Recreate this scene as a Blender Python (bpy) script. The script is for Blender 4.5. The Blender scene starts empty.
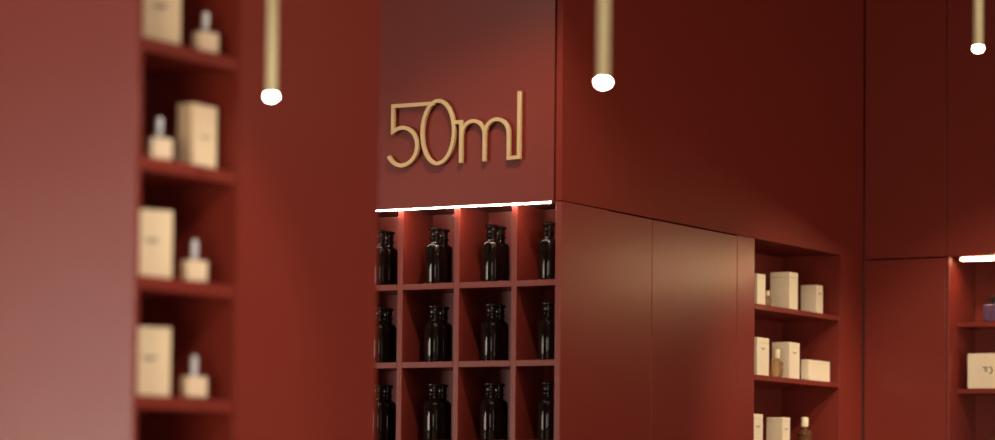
import bpy, bmesh, math, random
from mathutils import Vector, Matrix
random.seed(5)
scene = bpy.context.scene
PI = math.pi

# ------------------------------------------------------------------ camera
PITCH, ROLL, YAW = 0.0518, 0.0098, 0.5253
cam_d = bpy.data.cameras.new('camera')
cam = bpy.data.objects.new('camera', cam_d)
scene.collection.objects.link(cam)
Fw = Vector((-math.sin(YAW)*math.cos(PITCH), math.cos(YAW)*math.cos(PITCH), math.sin(PITCH)))
Rg = Vector((math.cos(YAW), math.sin(YAW), 0)); Up = Rg.cross(Fw)
r2 = math.cos(ROLL)*Rg + math.sin(ROLL)*Up
u2 = -math.sin(ROLL)*Rg + math.cos(ROLL)*Up
m3 = Matrix((r2, u2, -Fw)).transposed()
cam.matrix_world = Matrix.Translation((0, 0, 1.5)) @ m3.to_4x4()
cam_d.sensor_width = 36.0; cam_d.sensor_fit = 'HORIZONTAL'
cam_d.lens = 36.0*2877/995
cam_d.shift_y = 129.4/995
cam_d.clip_end = 100; cam_d.clip_start = .05
cam_d.dof.use_dof = True
cam_d.dof.focus_distance = 9.15
cam_d.dof.aperture_fstop = 1.7
scene.camera = cam

# ------------------------------------------------------------------ world, light, exposure
w = bpy.data.worlds.new('world'); scene.world = w; w.use_nodes = True
w.node_tree.nodes['Background'].inputs[0].default_value = (1.0, .80, .66, 1)
w.node_tree.nodes['Background'].inputs[1].default_value = .05
scene.view_settings.view_transform = 'Standard'
scene.view_settings.look = 'None'
scene.view_settings.gamma = 1
scene.view_settings.use_curve_mapping = False
scene.view_settings.exposure = 0.0

def aim(o, tgt):
    o.rotation_euler = (Vector(tgt)-o.location).to_track_quat('-Z', 'Y').to_euler()
def area(name, loc, tgt, sx, sy, power, col):
    l = bpy.data.lights.new(name, 'AREA'); l.shape = 'RECTANGLE'; l.size = sx; l.size_y = sy
    l.energy = power; l.color = col
    o = bpy.data.objects.new(name, l); scene.collection.objects.link(o); o.location = loc; aim(o, tgt); return o
def spot(name, loc, tgt, power, col, ang=70, blend=.6, rad=.04):
    l = bpy.data.lights.new(name, 'SPOT'); l.energy = power; l.color = col
    l.spot_size = math.radians(ang); l.spot_blend = blend; l.shadow_soft_size = rad
    o = bpy.data.objects.new(name, l); scene.collection.objects.link(o); o.location = loc; aim(o, tgt); return o

PALE = (1.0, .93, .90); WARM = (1.0, .78, .55)
area('front_window_daylight', (-7.3, -2.8, 1.35), (-4.2, 4.5, 1.6), 3.4, 2.2, 275, (1.0, .90, .82))
area('far_front_fill', (-10.8, -2.8, 1.2), (-4.5, 7.5, 1.5), 3.2, 1.9, 110, (1, .71, .53))  # added warm fill, puts haze on the sign panel and rack fronts
area('front_right_fill', (2.9, -2.8, 1.3), (-3.8, 7.5, 1.3), 3.2, 2.0, 40, PALE)  # unseen fill, lifts the faces that look toward the right
area('front_centre_fill', (-1.5, -2.8, 1.2), (-4.0, 8.5, 1.2), 2.6, 1.8, 215, (1, .76, .52))  # added low fill before the solid front wall, no window there
area('right_side_fill', (4.3, 7.0, 1.5), (-4.0, 7.0, 1.3), 3.4, 2.2, 105, (1, .80, .70))  # side fill added to brighten the cabinet doors and left wall
area('ceiling_fill', (-1.0, 5.0, 3.55), (-1.0, 5.0, 0), 2.4, 5.0, 75, WARM)  # broad warm overhead fill, added to raise the level everywhere
spot('ceiling_spot_shelves_left', (-1.75, 4.35, 3.5), (-3.5, 4.78, 1.75), 85, (1, .88, .72), 25, .6)
spot('ceiling_spot_shelves_middle', (-2.2, 8.35, 3.5), (-4.14, 9.20, 1.55), 185, (1, .86, .66), 36, .8)
spot('ceiling_spot_far', (-2.9, 8.2, 3.5), (-3.55, 9.8, 1.5), 115, (1, .88, .72), 46, .6)
spot('ceiling_spot_sign', (-4.9, 6.0, 3.5), (-4.4, 7.5, 2.35), 12, (1, .80, .62), 60, .8)
spot('ceiling_spot_rack', (-3.72, 6.62, 3.52), (-4.47, 7.5, 1.75), 72, (1, .84, .70), 62, .7)

# ------------------------------------------------------------------ materials
def mat(name, col, rough=.5, metal=0, spec=.5, emit=None, es=0, trans=0, coat=0, noise=0, nscale=20, ior=1.45):
    m = bpy.data.materials.new(name); m.use_nodes = True
    nt = m.node_tree; b = nt.nodes['Principled BSDF']
    b.inputs['Base Color'].default_value = (*col, 1)
    b.inputs['Roughness'].default_value = rough
    b.inputs['Metallic'].default_value = metal
    b.inputs['Specular IOR Level'].default_value = spec
    b.inputs['IOR'].default_value = ior
    b.inputs['Transmission Weight'].default_value = trans
    b.inputs['Coat Weight'].default_value = coat
    if emit:
        b.inputs['Emission Color'].default_value = (*emit, 1); b.inputs['Emission Strength'].default_value = es
    if noise:
        tc = nt.nodes.new('ShaderNodeTexCoord'); n = nt.nodes.new('ShaderNodeTexNoise')
        n.inputs['Scale'].default_value = nscale; n.inputs['Detail'].default_value = 4
        nt.links.new(tc.outputs['Object'], n.inputs['Vector'])
        mx = nt.nodes.new('ShaderNodeMix'); mx.data_type = 'RGBA'
        mx.inputs[6].default_value = (*[c*(1-noise) for c in col], 1)
        mx.inputs[7].default_value = (*[min(1, c*(1+noise)) for c in col], 1)
        nt.links.new(n.outputs['Fac'], mx.inputs[0]); nt.links.new(mx.outputs[2], b.inputs['Base Color'])
        mr = nt.nodes.new('ShaderNodeMapRange')
        mr.inputs[3].default_value = rough*.9; mr.inputs[4].default_value = min(1, rough*1.1)
        nt.links.new(n.outputs['Fac'], mr.inputs[0]); nt.links.new(mr.outputs[0], b.inputs['Roughness'])
    return m
M = {}
M['paint'] = mat('burgundy satin paint', (.200, .0280, .0185), .34, noise=.03, nscale=6)
M['wall_paint'] = mat('burgundy matt wall paint', (.205, .0250, .0135), .62, spec=.28, noise=.03, nscale=6)
M['card'] = mat('cream card', (.86, .74, .52), .6, noise=.03, nscale=30)
M['card_tan'] = mat('cream card warm', (.78, .60, .38), .6)
M['ink'] = mat('dark ink', (.03, .025, .02), .6)
M['gold'] = mat('brushed gold lacquer', (.68, .50, .25), .42, metal=.15)
M['brass'] = mat('pale brass lacquer', (.52, .49, .30), .45, metal=.1)
M['lamp'] = mat('lamp lens', (1, 1, 1), .4, emit=(1, .88, .74), es=110)
M['led'] = mat('led diffuser', (1, 1, 1), .4, emit=(1, .76, .58), es=75)
M['led_bright'] = mat('bright led diffuser', (1, 1, 1), .4, emit=(1, .64, .33), es=100)
M['alu'] = mat('anodised channel', (.3, .12, .09), .4, metal=.3)
M['bottle'] = mat('dark amber glass', (.006, .0035, .0025), .06, coat=0)
M['stopper'] = mat('dark glass stopper', (.012, .009, .007), .12, coat=.3)
M['glass'] = mat('clear glass', (.9, .9, .88), .05, trans=.85)
M['amber'] = mat('amber faceted glass', (.80, .56, .28), .04, trans=.8)
M['darkamber'] = mat('brown faceted glass', (.16, .07, .03), .08, trans=.35)
M['silver'] = mat('polished silver cap', (.78, .86, .98), .22, metal=.3)
M['label'] = mat('cream paper label', (.78, .66, .48), .6)
M['capcream'] = mat('cream cap', (.80, .68, .44), .4)
M['purple'] = mat('violet glass', (.16, .09, .17), .10, trans=.3, noise=.4, nscale=40)
M['black'] = mat('black plastic', (.012, .01, .01), .3)
M['floor'] = mat('pale stone floor', (.50, .40, .33), .45, noise=.08, nscale=3)
M['ceil'] = mat('ceiling paint', (.16, .07, .05), .8)
M['plaster'] = mat('warm plaster', (.42, .28, .22), .8)
M['winglass'] = mat('window glass', (.9, .92, .95), .05, trans=1)

# ------------------------------------------------------------------ helpers
def link(o): scene.collection.objects.link(o)
def box(bm, a, b, mt=None):
    a = Vector(a); b = Vector(b)
    lo = Vector([min(a[i], b[i]) for i in range(3)]); hi = Vector([max(a[i], b[i]) for i in range(3)])
    vs = [bm.verts.new((x, y, z)) for x in (lo.x, hi.x) for y in (lo.y, hi.y) for z in (lo.z, hi.z)]
    for f in ((0, 1, 3, 2), (4, 6, 7, 5), (0, 4, 5, 1), (2, 3, 7, 6), (0, 2, 6, 4), (1, 5, 7, 3)):
        bm.faces.new([vs[i] for i in f])
    if mt is not None:
        bmesh.ops.transform(bm, matrix=mt, verts=vs)
    return vs
def lathe(bm, prof, seg=28, off=(0, 0, 0)):
    rings = []
    for r, z in prof:
        if r < 1e-6: rings.append([bm.verts.new((off[0], off[1], z+off[2]))])
        else: rings.append([bm.verts.new((off[0]+r*math.cos(2*PI*k/seg), off[1]+r*math.sin(2*PI*k/seg), z+off[2])) for k in range(seg)])
    for A, B in zip(rings, rings[1:]):
        for k in range(seg):
            k2 = (k+1) % seg
            if len(A) == 1 and len(B) > 1: bm.faces.new((A[0], B[k2], B[k]))
            elif len(B) == 1 and len(A) > 1: bm.faces.new((A[k], A[k2], B[0]))
            elif len(A) > 1: bm.faces.new((A[k], A[k2], B[k2], B[k]))
    if len(rings[0]) > 1: bm.faces.new(list(reversed(rings[0])))
    if len(rings[-1]) > 1: bm.faces.new(rings[-1])
def obj(name, bm, m, parent=None, bevel=0, smooth=False, seg=2):
    bmesh.ops.recalc_face_normals(bm, faces=bm.faces)
    me = bpy.data.meshes.new(name); bm.to_mesh(me); bm.free()
    o = bpy.data.objects.new(name, me); link(o); me.materials.append(m)
    if parent: o.parent = parent
    if smooth:
        for p in me.polygons: p.use_smooth = True
        try: me.set_sharp_from_angle(angle=math.radians(40))
        except Exception: pass
    if bevel:
        b = o.modifiers.new('bevel', 'BEVEL'); b.width = bevel; b.segments = seg; b.limit_method = 'ANGLE'
        b.angle_limit = math.radians(40)
        for p in me.polygons: p.use_smooth = True
        try: me.set_sharp_from_angle(angle=math.radians(30))
        except Exception: pass
    return o
def boxes(name, lst, m, parent=None, bevel=0):
    bm = bmesh.new()
    for a, b in lst: box(bm, a, b)
    return obj(name, bm, m, parent, bevel)
def thing(name, label, cat, loc=(0, 0, 0), rz=0, group=None):
    o = bpy.data.objects.new(name, None); link(o); o.empty_display_size = .05
    o.location = loc; o.rotation_euler = (0, 0, rz)
    tag(o, label, cat, group); return o
def tag(o, label, cat, group=None):
    o['label'] = label; o['category'] = cat
    if group: o['group'] = group
    return o
def struct(o): o['kind'] = 'structure'; return o
def dup(root, loc, rz=None, label=None, group=None):
    r = root.copy(); link(r); r.location = loc
    if rz is not None: r.rotation_euler = (0, 0, rz)
    if label: r['label'] = label
    if group: r['group'] = group
    for ch in list(root.children):
        c = ch.copy(); link(c); c.parent = r
        for g in list(ch.children):
            d = g.copy(); link(d); d.parent = c
    return r

# ------------------------------------------------------------------ setting
XL, XD, YC, YR = -3.5, -4.135, 7.507, 9.813       # the left wall, the middle block's side, its front, the far wall
CEIL = 3.6
S = lambda n, l, m=None, bv=0: struct(boxes(n, l, m or M['paint'], None, bv))
S('floor', [((-12.6, -3.1, -.1), (4.6, 10.6, 0))], M['floor'])
S('ceiling', [((-12.6, -3.1, CEIL), (4.6, 10.6, CEIL+.1))], M['ceil'])
# left foreground wall with an upright opening for the shelves
N0, N1 = 4.606, 4.944
WT = .30
S('wall_left', [((-5.0, N0-.014, 0), (XL, N0, CEIL)), ((XL-WT, N1, 0), (XL, 5.492, CEIL)),
                ((XL-WT, N0, 3.35), (XL, N1, CEIL)), ((XL-WT, N0, 0), (XL, N1, .10)),
                ((-5.0, N0, 0), (XL-WT, 5.492, CEIL))])
# middle block: fascia over the cabinets, end pier, and the core behind
S('wall_middle', [((XD-.020, YC, 2.393), (XD, YC+.31, CEIL)), ((XD-.30, YC+.31, 2.393), (XD, YR, CEIL)), ((XD-.30, 9.605, 0), (XD, YR-.006, 2.393))], M['wall_paint'])
S('wall_side', [((-12.6, -3.0, 0), (-12.5, 10.6, CEIL))], M['plaster']).name = 'wall_far_left'
S('wall_back', [((-12.5, 10.45, 0), (4.6, 10.6, CEIL))])
S('wall_right', [((4.5, -3.0, 0), (4.6, 5.2, CEIL)), ((4.5, 8.8, 0), (4.6, 10.45, CEIL)),
                 ((4.5, 5.2, 0), (4.6, 8.8, .35)), ((4.5, 5.2, 2.7), (4.6, 8.8, CEIL))], M['plaster'])
S('wall_front', [((-5.5, -3.1, 0), (1.2, -3.0, CEIL)), ((-12.6, -3.1, 0), (-5.5, -3.0, .20)), ((-12.6, -3.1, 2.6), (-5.5, -3.0, CEIL)), ((1.2, -3.1, 0), (4.6, -3.0, .25)),
                 ((1.2, -3.1, 2.8), (4.6, -3.0, CEIL))], M['plaster'])
S('window_1', [((4.53, 5.2, .35), (4.55, 8.8, 2.7))], M['winglass'])
S('window_3', [((-12.5, -3.06, .2), (-5.5, -3.04, 2.6))], M['winglass'])
S('window_2', [((1.2, -3.06, .25), (4.5, -3.04, 2.8))], M['winglass'])

# ------------------------------------------------------------------ sign panel above the rack
o = S('wall_sign_side', [((-6.5, YC, 2.393), (XD-.0275, YC+.30, CEIL))])
o.name = 'wall_center'

# ------------------------------------------------------------------ left shelves
def shelves(name, label, loc, ln, depth, tops, z0, z1, th=.018, s=.003, axis='Y', rec=0, sides=True):
    """open shelving; local x = along the opening, local y = into the wall"""
    t = thing(name, label, 'shelves', loc, PI/2 if axis == 'Y' else 0)
    # for axis Y: local x -> +Y, local y -> -X
    boxes('back_panel', [((s, depth-.012, z0), (ln-s, depth, z1))], M['paint'], t)
    if sides:
        boxes('side_panel', [((0, .0, z0), (s, depth, z1))], M['paint'], t, .0008)
        boxes('side_panel', [((ln-s, .0, z0), (ln, depth, z1))], M['paint'], t, .0008)
    for z in tops:
        boxes('shelf', [((s+.0005, rec, z-th), (ln-s-.0005, depth-.0125, z))], M['paint'], t, .0012)
    return t
tops = [2.422-.2405*k for k in range(-3, 10)]
t = shelves('recessed_shelves', 'tall narrow burgundy open shelves set into the blurred wall at far left', (XL-.003, N0+.002, 0),
            N1-N0-.004, .24, [z for z in tops if z < 3.3], .10, 3.35, .027)

# ------------------------------------------------------------------ bottle rack
rt = thing('bottle_rack', 'burgundy pigeonhole rack holding dark bottles under the gold sign', 'rack', (0, 0, 0))
RF = YC+.0135; RD = .175
divx = [-4.912-.203*k for k in (3, 2, 1, 0)] + [-4.7095, -4.5065, -4.3045]
zrows = [2.158-.241*k for k in range(0, 9)]
boxes('back_panel', [((-5.53, RF+RD, .10), (-4.157, RF+RD+.014, 2.388))], M['paint'], rt)
for x in divx:
    boxes('divider', [((x-.0095, RF, .10), (x+.0095, RF+RD-.0005, 2.388))], M['paint'], rt, .001)
for z in zrows:
    if z > .15:
        edges = [-5.53]+divx+[-4.1565]
        bm = bmesh.new()
        for a, b in zip(edges, edges[1:]):
            la = a+(.0099 if a != -5.53 else 0); lb = b-(.0099 if b != -4.1565 else 0)
            box(bm, (la, RF+.0004, z-.018), (lb, RF+RD-.0005, z))
        obj('shelf', bm, M['paint'], rt, .001)
boxes('plinth', [((-5.53, RF+.02, 0), (-4.157, RF+RD, .0995))], M['paint'], rt)

def strip_light(label, x0, x1, y, z, h=.0055, d=.0075, m='led'):
    t = thing('strip_light', label, 'strip light', (x0, y, z))
    boxes('channel', [((0, 0, -.002), (x1-x0, d, 0)), ((0, d, -h-.001), (x1-x0, d+.002, 0))][:(2 if m == 'led_bright' else 1)], M['alu'], t)  # bright strip gets an added back plate to hold light off the niche
    boxes('diffuser', [((0, 0.0005, -h), (x1-x0, d-.0005, -.0022))], M[m], t, .002)
    boxes('shade_cap', [((-.0035, -.019 if m == 'led_bright' else -.001, -h-.001), (-.0002, d+.001, 0))], M['alu'], t)  # caps added to shade the side panel, reaching forward on the bright strip
    boxes('shade_cap', [((x1-x0+.0002, -.001, -h-.001), (x1-x0+.0035, d+.001, 0))], M['alu'], t)
    return t
strip_light('thin glowing light strip running along the top of the bottle rack', -5.45, -4.172, YC+.001, 2.3925)

# ------------------------------------------------------------------ cabinets beside the rack
ct = thing('wall_cabinet', 'tall burgundy two door cabinet between the bottle rack and the middle shelves', 'cabinet', (0, 0, 0))
boxes('side_panel', [((XD-.020, YC, 0), (XD-.0005, YC+.30, 2.390)), ], M['paint'], ct, .001)
boxes('carcass', [((XD-.30, YC+.301, .02), (XD-.024, 8.868, 2.388))], M['paint'], ct)
for a, b in ((YC+.0035, 8.1035), (8.1065, 8.7315)):
    d = boxes('door', [((XD-.0195+.0003, a, .10), (XD, b, 2.388))], M['paint'], ct, .0012)
boxes('filler_panel', [((XD-.0195, 8.7345, .10), (XD, 8.869, 2.3915))], M['paint'], ct, .0012)
boxes('plinth', [((XD-.05, YC+.31, 0), (XD-.03, 8.869, .0985))], M['paint'], ct)
t = shelves('recessed_shelves', 'burgundy open shelves of cream boxes recessed at the right end of the cabinet doors', (XD-.001, 8.871, 0),
            9.603-8.871, .24, [2.171-.242*k for k in range(9)], .0, 2.390)

# ------------------------------------------------------------------ far right units
oc = thing('overhead_cabinet', 'dark burgundy upper cupboards above the far right shelves', 'cabinet', (0, 0, 0))
xs = [-4.131, -3.8115, -2.95, -2.10]
boxes('carcass', [((-4.125, YR+.022, 2.396), (-2.10, YR+.40, CEIL-.01))], M['paint'], oc)
for a, b in zip(xs, xs[1:]):
    boxes('door', [((a+.0015, YR, 2.3935), (b-.0015, YR+.0195, CEIL-.008))], M['paint'], oc, .0012)
tc = thing('tall_cabinet', 'tall plain burgundy cupboard in the far corner left of the right shelves', 'cabinet', (0, 0, 0))
boxes('carcass', [((-4.125, YR+.022, 0), (-3.8145, YR+.40, 2.388))], M['paint'], tc)
boxes('door', [((-4.1295, YR, .02), (-3.8125, YR+.0195, 2.388))], M['paint'], tc, .0012)
us = thing('open_shelves', 'burgundy open shelving under the bright light strip at far right', 'shelves', (0, 0, 0))
boxes('side_panel', [((-3.8105, YR, 0), (-3.7985, YR+.275, 2.390))], M['paint'], us, .0012)
boxes('side_panel', [((-2.962, YR, 0), (-2.95, YR+.275, 2.390))], M['paint'], us, .0012)
boxes('back_panel', [((-3.798, YR+.262, 0), (-2.9625, YR+.275, 2.390))], M['paint'], us)
boxes('top_panel', [((-3.798, YR+.02, 2.3925-.002), (-2.9625, YR+.2615, 2.3930))], M['paint'], us)
for k in range(9):
    z = 2.158-.243*k
    boxes('shelf', [((-3.7982, YR+.082, z-.018), (-2.9625, YR+.2615, z))], M['paint'], us, .0012)
strip_light('bright short light strip over the open shelves at far right', -3.776, -2.98, YR+.066, 2.3900, h=.0095, d=.006, m='led_bright')
rc = thing('tall_cabinet', 'burgundy cupboard beyond the right shelves', 'cabinet', (0, 0, 0))
boxes('carcass', [((-2.945, YR+.022, 0), (-2.10, YR+.40, 2.388))], M['paint'], rc)
boxes('door', [((-2.9475, YR, .02), (-2.10, YR+.0195, 2.388))], M['paint'], rc, .0012)
S('wall_far', [((-2.09, YR, 0), (4.5, YR+.12, CEIL))], M['paint']).name = 'wall_back_right'

# ------------------------------------------------------------------ sign
def stroke(name, pts, wd, dp, parent, closed=False, fr=0.0):
    """flat bar of square section following pts (x,z), standing off the panel"""
    bm = bmesh.new(); n = len(pts); L = []
    for i in range(n):
        p = Vector(pts[i])
        a = Vector(pts[i-1]) if (i > 0 or closed) else None
        b = Vector(pts[(i+1) % n]) if (i < n-1 or closed) else None
        d1 = (p-a).normalized() if a is not None else None
        d2 = (b-p).normalized() if b is not None else None
        if d1 is None: d1 = d2
        if d2 is None: d2 = d1
        n1 = Vector((-d1.y, d1.x)); n2 = Vector((-d2.y, d2.x))
        mn = (n1+n2)
        if mn.length < 1e-5: mn = n1
        mn.normalize(); k = 1/max(.45, mn.dot(n1))
        off = mn*wd/2*k
        L.append([bm.verts.new((q.x, y, q.y)) for q, y in ((p+off, fr), (p-off, fr), (p-off, dp), (p+off, dp))])
    rng = range(n) if closed else range(n-1)
    for i in rng:
        A, B = L[i], L[(i+1) % n]
        for k in range(4): bm.faces.new((A[k], A[(k+1) % 4], B[(k+1) % 4], B[k]))
    if not closed: bm.faces.new(L[0]); bm.faces.new(list(reversed(L[-1])))
    o = obj(name, bm, M['gold'], parent, .0009)
    return o
sg = thing('wall_sign', 'slim gold 50ml lettering standing off the burgundy panel', 'sign', (0, YC-.020, 0))
def arc(cx, cz, rx, rz, a0, a1, n=22):
    return [(cx+rx*math.cos(math.radians(a0+(a1-a0)*i/n)), cz+rz*math.sin(math.radians(a0+(a1-a0)*i/n))) for i in range(n+1)]
SW, SD = .0118, .011
five = [(-4.572, 2.7085), (-4.7225, 2.7085), (-4.7225, 2.6285)] + arc(-4.6885, 2.5815, .0545, .0585, 118, -152, 30)
stroke('numeral', five, SW, SD, sg)
stroke('numeral', arc(-4.5592, 2.6190, .0565, .0965, 0, 354, 44), SW, SD, sg, True, -.0009)
stroke('letter', [(-4.5035, 2.6455), (-4.4770, 2.6455), (-4.4770, 2.5200)], SW, SD, sg, False, -.0003)
stroke('letter', [(-4.4770, 2.5930)]+arc(-4.4355, 2.603, .0408, .0432, 172, 8, 18)+[(-4.3945, 2.590), (-4.3945, 2.5205)], SW, SD, sg, False, .0003)
stroke('letter', [(-4.3945, 2.592)]+arc(-4.3515, 2.603, .0415, .0436, 170, 8, 18)+[(-4.3095, 2.590), (-4.3095, 2.5262), (-4.2735, 2.5275), (-4.2735, 2.7275)], SW, SD, sg, False, -.0006)
for x, z in ((-4.7225, 2.67), (-4.634, 2.58), (-4.505, 2.62), (-4.477, 2.55), (-4.3945, 2.55), (-4.2735, 2.62)):
    bm = bmesh.new()
    bmesh.ops.create_cone(bm, cap_ends=True, segments=10, radius1=.002, radius2=.002, depth=.0085,
                          matrix=Matrix.Translation((x, .0157, z)) @ Matrix.Rotation(PI/2, 4, 'X'))
    obj('mounting_pin', bm, M['gold'], sg)

# ------------------------------------------------------------------ pendants
def pendant(x, y, z, label):
    t = thing('pendant_lamp', label, 'lamp', (x, y, z), 0, 'slim rod pendant lamps')
    R = .0108
    bm = bmesh.new(); lathe(bm, [(R-.0015, .0), (R, .0015), (R, .62), (R*.98, .622), (.003, .624)], 28)
    obj('rod', bm, M['brass'], t, smooth=True)
    bm = bmesh.new(); lathe(bm, [(.0012, .624), (.0012, CEIL-z-.02)], 8)
    obj('cable', bm, M['brass'], t, smooth=True)
    bm = bmesh.new(); lathe(bm, [(.035, CEIL-z-.022), (.037, CEIL-z-.02), (.037, CEIL-z)], 24)
    obj('canopy', bm, M['brass'], t, smooth=True)
    bm = bmesh.new(); rr = .0112
    lathe(bm, [(0, -.009)]+[(rr*math.sin(a*PI/14), -.009*math.cos(a*PI/14)) for a in range(1, 8)]+[(rr, .0005)], 24)
    obj('lens', bm, M['lamp'], t, smooth=True)
    return t
pendant(-3.29, 4.757, 2.307, 'slim brass rod pendant lamp in front of the left wall beside the shelves')
pendant(-2.62, 4.921, 2.314, 'slim brass rod pendant lamp hanging to the right of the gold sign')
pendant(-2.445, 6.503, 2.591, 'slim brass rod pendant lamp at the far right, hanging highest')

# ------------------------------------------------------------------ apothecary bottles
def rack_bottle(loc, label):
    t = thing('apothecary_bottle', label, 'bottle', loc, 0, 'dark apothecary bottles in the rack')
    bm = bmesh.new(); R = .0298
    pr = [(.0, .0), (R-.004, 0), (R-.001, .0015), (R, .005), (R, .109), (R-.0006, .1135), (R-.002, .1175), (R-.005, .1210), (R-.009, .1235),
          (.0175, .1255), (.0155, .1280), (.0153, .138), (.0180, .1392), (.0186, .1415), (.0180, .1440), (.0150, .1450), (0, .1450)]
    lathe(bm, pr, 40); obj('body', bm, M['bottle'], t, smooth=True)
    bm = bmesh.new()
    lathe(bm, [(0, .1453), (.0128, .1453), (.0150, .1480), (.0158, .1530), (.0158, .1600), (.0150, .1640), (.0195, .1660), (.0212, .1685), (.0210, .1715), (.0190, .1735), (.010, .1755), (0, .176)], 32)
    obj('stopper', bm, M['stopper'], t, smooth=True)
    return t
rows = ['top', 'middle', 'bottom']; cols = ['first', 'second', 'third', 'fourth']
cx = [-4.8060, -4.6040, -4.4020, -4.2030]
proto = None
for ri in range(3):
    for ci in range(4):
        for dep in (0, 1):
            if ci == 3 and dep: continue
            loc = (cx[ci]+random.uniform(-.001, .001)-.006*dep, RF+.0315+.0607*dep, zrows[ri]+.0002)
            lab = 'dark bottle %s, %s visible rack row, %s column from left' % (('at the front', 'at the back')[dep], rows[ri], cols[ci])
            rz = random.uniform(0, 6)
            if proto is None: proto = rack_bottle(loc, lab)
            else: dup(proto, loc, rz, lab)

# ------------------------------------------------------------------ boxes of perfume
def mark(parent, c, ux, n, w_, h_=.0022):
    """small printed line on a face: centre c, horizontal direction ux, normal n"""
    c = Vector(c); ux = Vector(ux); n = Vector(n); bm = bmesh.new()
    for (off, ww, hh) in ((0, w_, h_), (-.0045, w_*.45, h_*.6)):
        vs = []
        for dn in (0.0002, .0006):
            for sx, sz in ((-1, -1), (1, -1), (1, 1), (-1, 1)):
                vs.append(bm.verts.new(c+ux*sx*ww/2+Vector((0, 0, off+sz*hh/2))+n*dn))
        for f in ((3, 2, 1, 0), (4, 5, 6, 7), (0, 1, 5, 4), (1, 2, 6, 5), (2, 3, 7, 6), (3, 0, 4, 7)):
            bm.faces.new([vs[i] for i in f])
    return obj('printed_mark', bm, M['ink'], parent)
def carton(x0, x1, y0, y1, z, h, label, group, side='X', mz=.72, m='card', lid=True):
    """axis aligned carton; mark on its +X ('X') or -Y ('Y') face"""
    cx_, cy_ = (x0+x1)/2, (y0+y1)/2; a, b = abs(x1-x0)/2, abs(y1-y0)/2
    t = thing('perfume_box', label, 'box', (cx_, cy_, z+.0003), 0, group)
    boxes('carton', [((-a, -b, 0), (a, b, h*.86-.0003))], M[m], t, .0012)
    boxes('lid', [((-a, -b, h*.86), (a, b, h))], M[m], t, .0012)
    if side == 'X': mark(t, (a, 0, h*mz), (0, 1, 0), (1, 0, 0), b*.8)
    elif side == 'Y': mark(t, (0, -b, h*mz), (1, 0, 0), (0, -1, 0), a*.8)
    return t
# middle recessed shelves
SX = -4.155; z3 = [2.171, 1.929, 1.687]
G = 'cream cartons on the middle shelves'
carton(SX-.065, SX, 8.937, 9.003, z3[0], .107, 'narrow cream box at the left end of the top middle shelf', G, None)
carton(SX-.075, SX, 9.203, 9.275, z3[0], .132, 'tallest cream box in the middle of the top middle shelf', G, None)
carton(SX-.061, SX, 9.435, 9.493, z3[0], .102, 'cream box standing alone at the right of the top middle shelf', G, 'X')
carton(SX-.060, SX, 8.937, 9.035, z3[1], .131, 'cream box at the left end of the second middle shelf', G, 'X')
carton(SX-.068, SX, 9.206, 9.292, z3[1], .128, 'cream box standing behind the amber bottle on the second middle shelf', G, 'X')
carton(SX-.030, SX, 9.369, 9.558, z3[1], .074, 'low wide cream box on its side on the second middle shelf', G, None)
carton(SX-.060, SX, 8.905, 8.988, z3[2], .110, 'cream box at the left end of the lowest visible middle shelf', G, 'X', .62)
carton(SX-.062, SX, 9.149, 9.213, z3[2], .105, 'cream box left of the brown bottle on the lowest visible middle shelf', G, 'X', .62)
# left recessed shelves
LZ = [2.4225, 2.182, 1.9415, 1.701]
GL = 'cream cartons on the left shelves'
def turned_box(xr, yr, z, w_, d_, h, ang, label):
    """carton whose front right lower corner stands at (xr, yr), facing direction ang"""
    n = Vector((math.cos(ang), math.sin(ang), 0)); tt = Vector((-n.y, n.x, 0))
    c = Vector((xr, yr, z+.0003)) - tt*w_/2 - n*d_/2
    t = thing('perfume_box', label, 'box', c, ang+PI/2, GL)
    boxes('carton', [((-w_/2, -d_/2, 0), (w_/2, d_/2, h*.86-.0003))], M['card'], t, .0012)
    boxes('lid', [((-w_/2, -d_/2, h*.86), (w_/2, d_/2, h))], M['card'], t, .0012)
    mark(t, (0, -d_/2, h*.56), (1, 0, 0), (0, -1, 0), w_*.35, .0035)
    return t
A = math.radians(-28)
turned_box(-3.535, 4.780, LZ[0], .095, .045, .150, A, 'cream box cut off by the top edge on the uppermost left shelf')
turned_box(-3.535, 4.763, LZ[2], .095, .045, .142, A, 'cream box left of a small bottle on the third left shelf')
turned_box(-3.535, 4.763, LZ[3], .095, .045, .142, A, 'cream box left of a small bottle on the lowest visible left shelf')
carton(-3.568, -3.530, 4.817, 4.906, LZ[1], .132, 'cream box right of a small bottle on the second left shelf', GL, 'X', .5)

# ------------------------------------------------------------------ small perfume bottles on the left
def small_bottle(loc, rz, label):
    t = thing('perfume_bottle', label, 'bottle', loc, rz, 'squat perfume bottles on the left shelves')
    boxes('body', [((-.025, -.014, 0), (.025, .014, .042))], M['glass'], t, .003)
    boxes('label', [((-.0225, -.0150, .003), (.0225, -.0142, .039))], M['label'], t)
    boxes('wrap', [((-.0250, -.0130, .002), (.0250, .0130, .0405))], M['label'], t, .002).scale = (1.016, 1.02, 1)
    bm = bmesh.new(); lathe(bm, [(.006, .0424), (.006, .047), (.0045, .0472), (.0045, .049)], 20); obj('collar', bm, M['silver'], t, smooth=True)
    bm = bmesh.new(); lathe(bm, [(.0062, .0492), (.0070, .0498), (.0070, .076), (.0055, .080), (0, .081)], 24); obj('cap', bm, M['silver'], t, smooth=True)
    return t
sb = small_bottle((-3.535, 4.866, LZ[0]+.0003), A+PI/2, 'small bottle with a silver cap on the uppermost left shelf')
sb.scale = (1, 1, 1.1)
dup(sb, (-3.535, 4.711, LZ[1]+.0003), A+PI/2, 'small bottle with a silver cap left of the box on the second left shelf')
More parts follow.
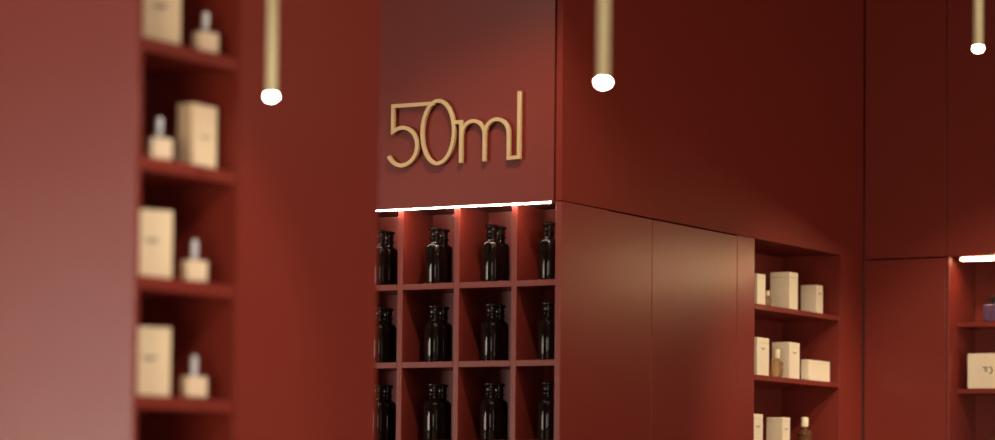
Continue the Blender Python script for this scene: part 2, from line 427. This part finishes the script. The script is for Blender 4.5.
dup(sb, (-3.535, 4.839, LZ[2]+.0003), A+PI/2, 'small bottle with a silver cap on the third left shelf')
dup(sb, (-3.535, 4.844, LZ[3]+.0003), A+PI/2, 'small bottle with a silver cap on the lowest visible left shelf')

# ------------------------------------------------------------------ faceted bottles
def facet_bottle(loc, s, glass, cap, label):
    """cut glass body of diamond facets under a round cap"""
    t = thing('faceted_bottle', label, 'bottle', loc, .2)
    bm = bmesh.new(); n = 10; rings = []
    pr = [(.0195, 0), (.0225, .006), (.0215, .016), (.0235, .026), (.0215, .036), (.0235, .045), (.0205, .053), (.0145, .058), (.010, .0605), (.010, .066)]
    for i, (r, z) in enumerate(pr):
        rings.append([bm.verts.new((r*s*math.cos(2*PI*(k+(i % 2)*.5)/n), r*s*math.sin(2*PI*(k+(i % 2)*.5)/n), z*s)) for k in range(n)])
    for i, (A_, B_) in enumerate(zip(rings, rings[1:])):
        for k in range(n):
            k2 = (k+1) % n
            if i % 2 == 0:
                bm.faces.new((A_[k], A_[k2], B_[k])); bm.faces.new((A_[k2], B_[k2], B_[k]))
            else:
                bm.faces.new((A_[k], B_[k2], B_[k])); bm.faces.new((A_[k], A_[k2], B_[k2]))
    bm.faces.new(list(reversed(rings[0]))); bm.faces.new(rings[-1])
    obj('body', bm, M[glass], t)
    bm = bmesh.new(); lathe(bm, [(r*s, z*s) for r, z in [(.0105, .0665), (.0118, .0675), (.0118, .094), (.0108, .0965), (0, .097)]], 24)
    obj('cap', bm, M[cap], t, smooth=True)
    return t
facet_bottle((-4.162, 9.036, z3[0]+.0003), .56, 'amber', 'capcream', 'tiny amber bottle squeezed between two boxes on the top middle shelf')
facet_bottle((-4.165, 9.120, z3[1]+.0003), 1.0, 'amber', 'capcream', 'amber faceted bottle with a cream cap on the second middle shelf')
facet_bottle((-4.165, 9.360, z3[2]+.0003), 1.15, 'darkamber', 'capcream', 'brown faceted bottle with a cream cap on the lowest visible middle shelf')

# ------------------------------------------------------------------ far right shelf goods
t = thing('gift_box', 'wide cream box with a round mark on the far right shelf', 'box', (-3.762+.0875, 9.900+.04, 1.9155))
boxes('carton', [((-.0875, -.04, 0), (.0875, .04, .128))], M['card'], t, .0015)
bm = bmesh.new()
def flat(bm, pts, wd):
    n = len(pts)
    L = []
    for i in range(n):
        p = Vector(pts[i]); a = Vector(pts[max(0, i-1)]); b = Vector(pts[min(n-1, i+1)])
        d = (b-a).normalized(); nn = Vector((-d.y, d.x))*wd/2
        L.append([bm.verts.new((q.x, y, q.y)) for q, y in ((p+nn, -.0408), (p-nn, -.0408), (p-nn, -.0402), (p+nn, -.0402))])
    for A_, B_ in zip(L, L[1:]):
        for k in range(4): bm.faces.new((A_[k], A_[(k+1) % 4], B_[(k+1) % 4], B_[k]))
    bm.faces.new(L[0]); bm.faces.new(list(reversed(L[-1])))
flat(bm, arc(-.006, .066, .013, .0125, 75, -75, 12), .0045)
flat(bm, [(-.028, .076), (-.008, .076)], .003)
flat(bm, [(-.018, .074), (-.018, .060)], .003)
flat(bm, [(-.012, .071), (-.012, .060)], .002)
obj('printed_mark', bm, M['ink'], t)

def square_bottle(loc, glass, label):
    t = thing('perfume_bottle', label, 'bottle', loc, .1)
    boxes('body', [((-.038, -.018, 0), (.038, .018, .064))], M[glass], t, .005)
    bm = bmesh.new(); lathe(bm, [(.013, .0645), (.013, .070), (.0105, .0705), (.0105, .076)], 20); obj('collar', bm, M['black'], t, smooth=True)
    boxes('cap', [((-.017, -.012, .0762), (.017, .012, .094))], M['black'], t, .002)
    return t
square_bottle((-3.668, 9.925, 2.1583), 'purple', 'square violet glass bottle with a black cap on the far right upper shelf')
square_bottle((-3.650, 9.935, 1.6723), 'darkamber', 'dark bottle barely showing on the lowest visible far right shelf')
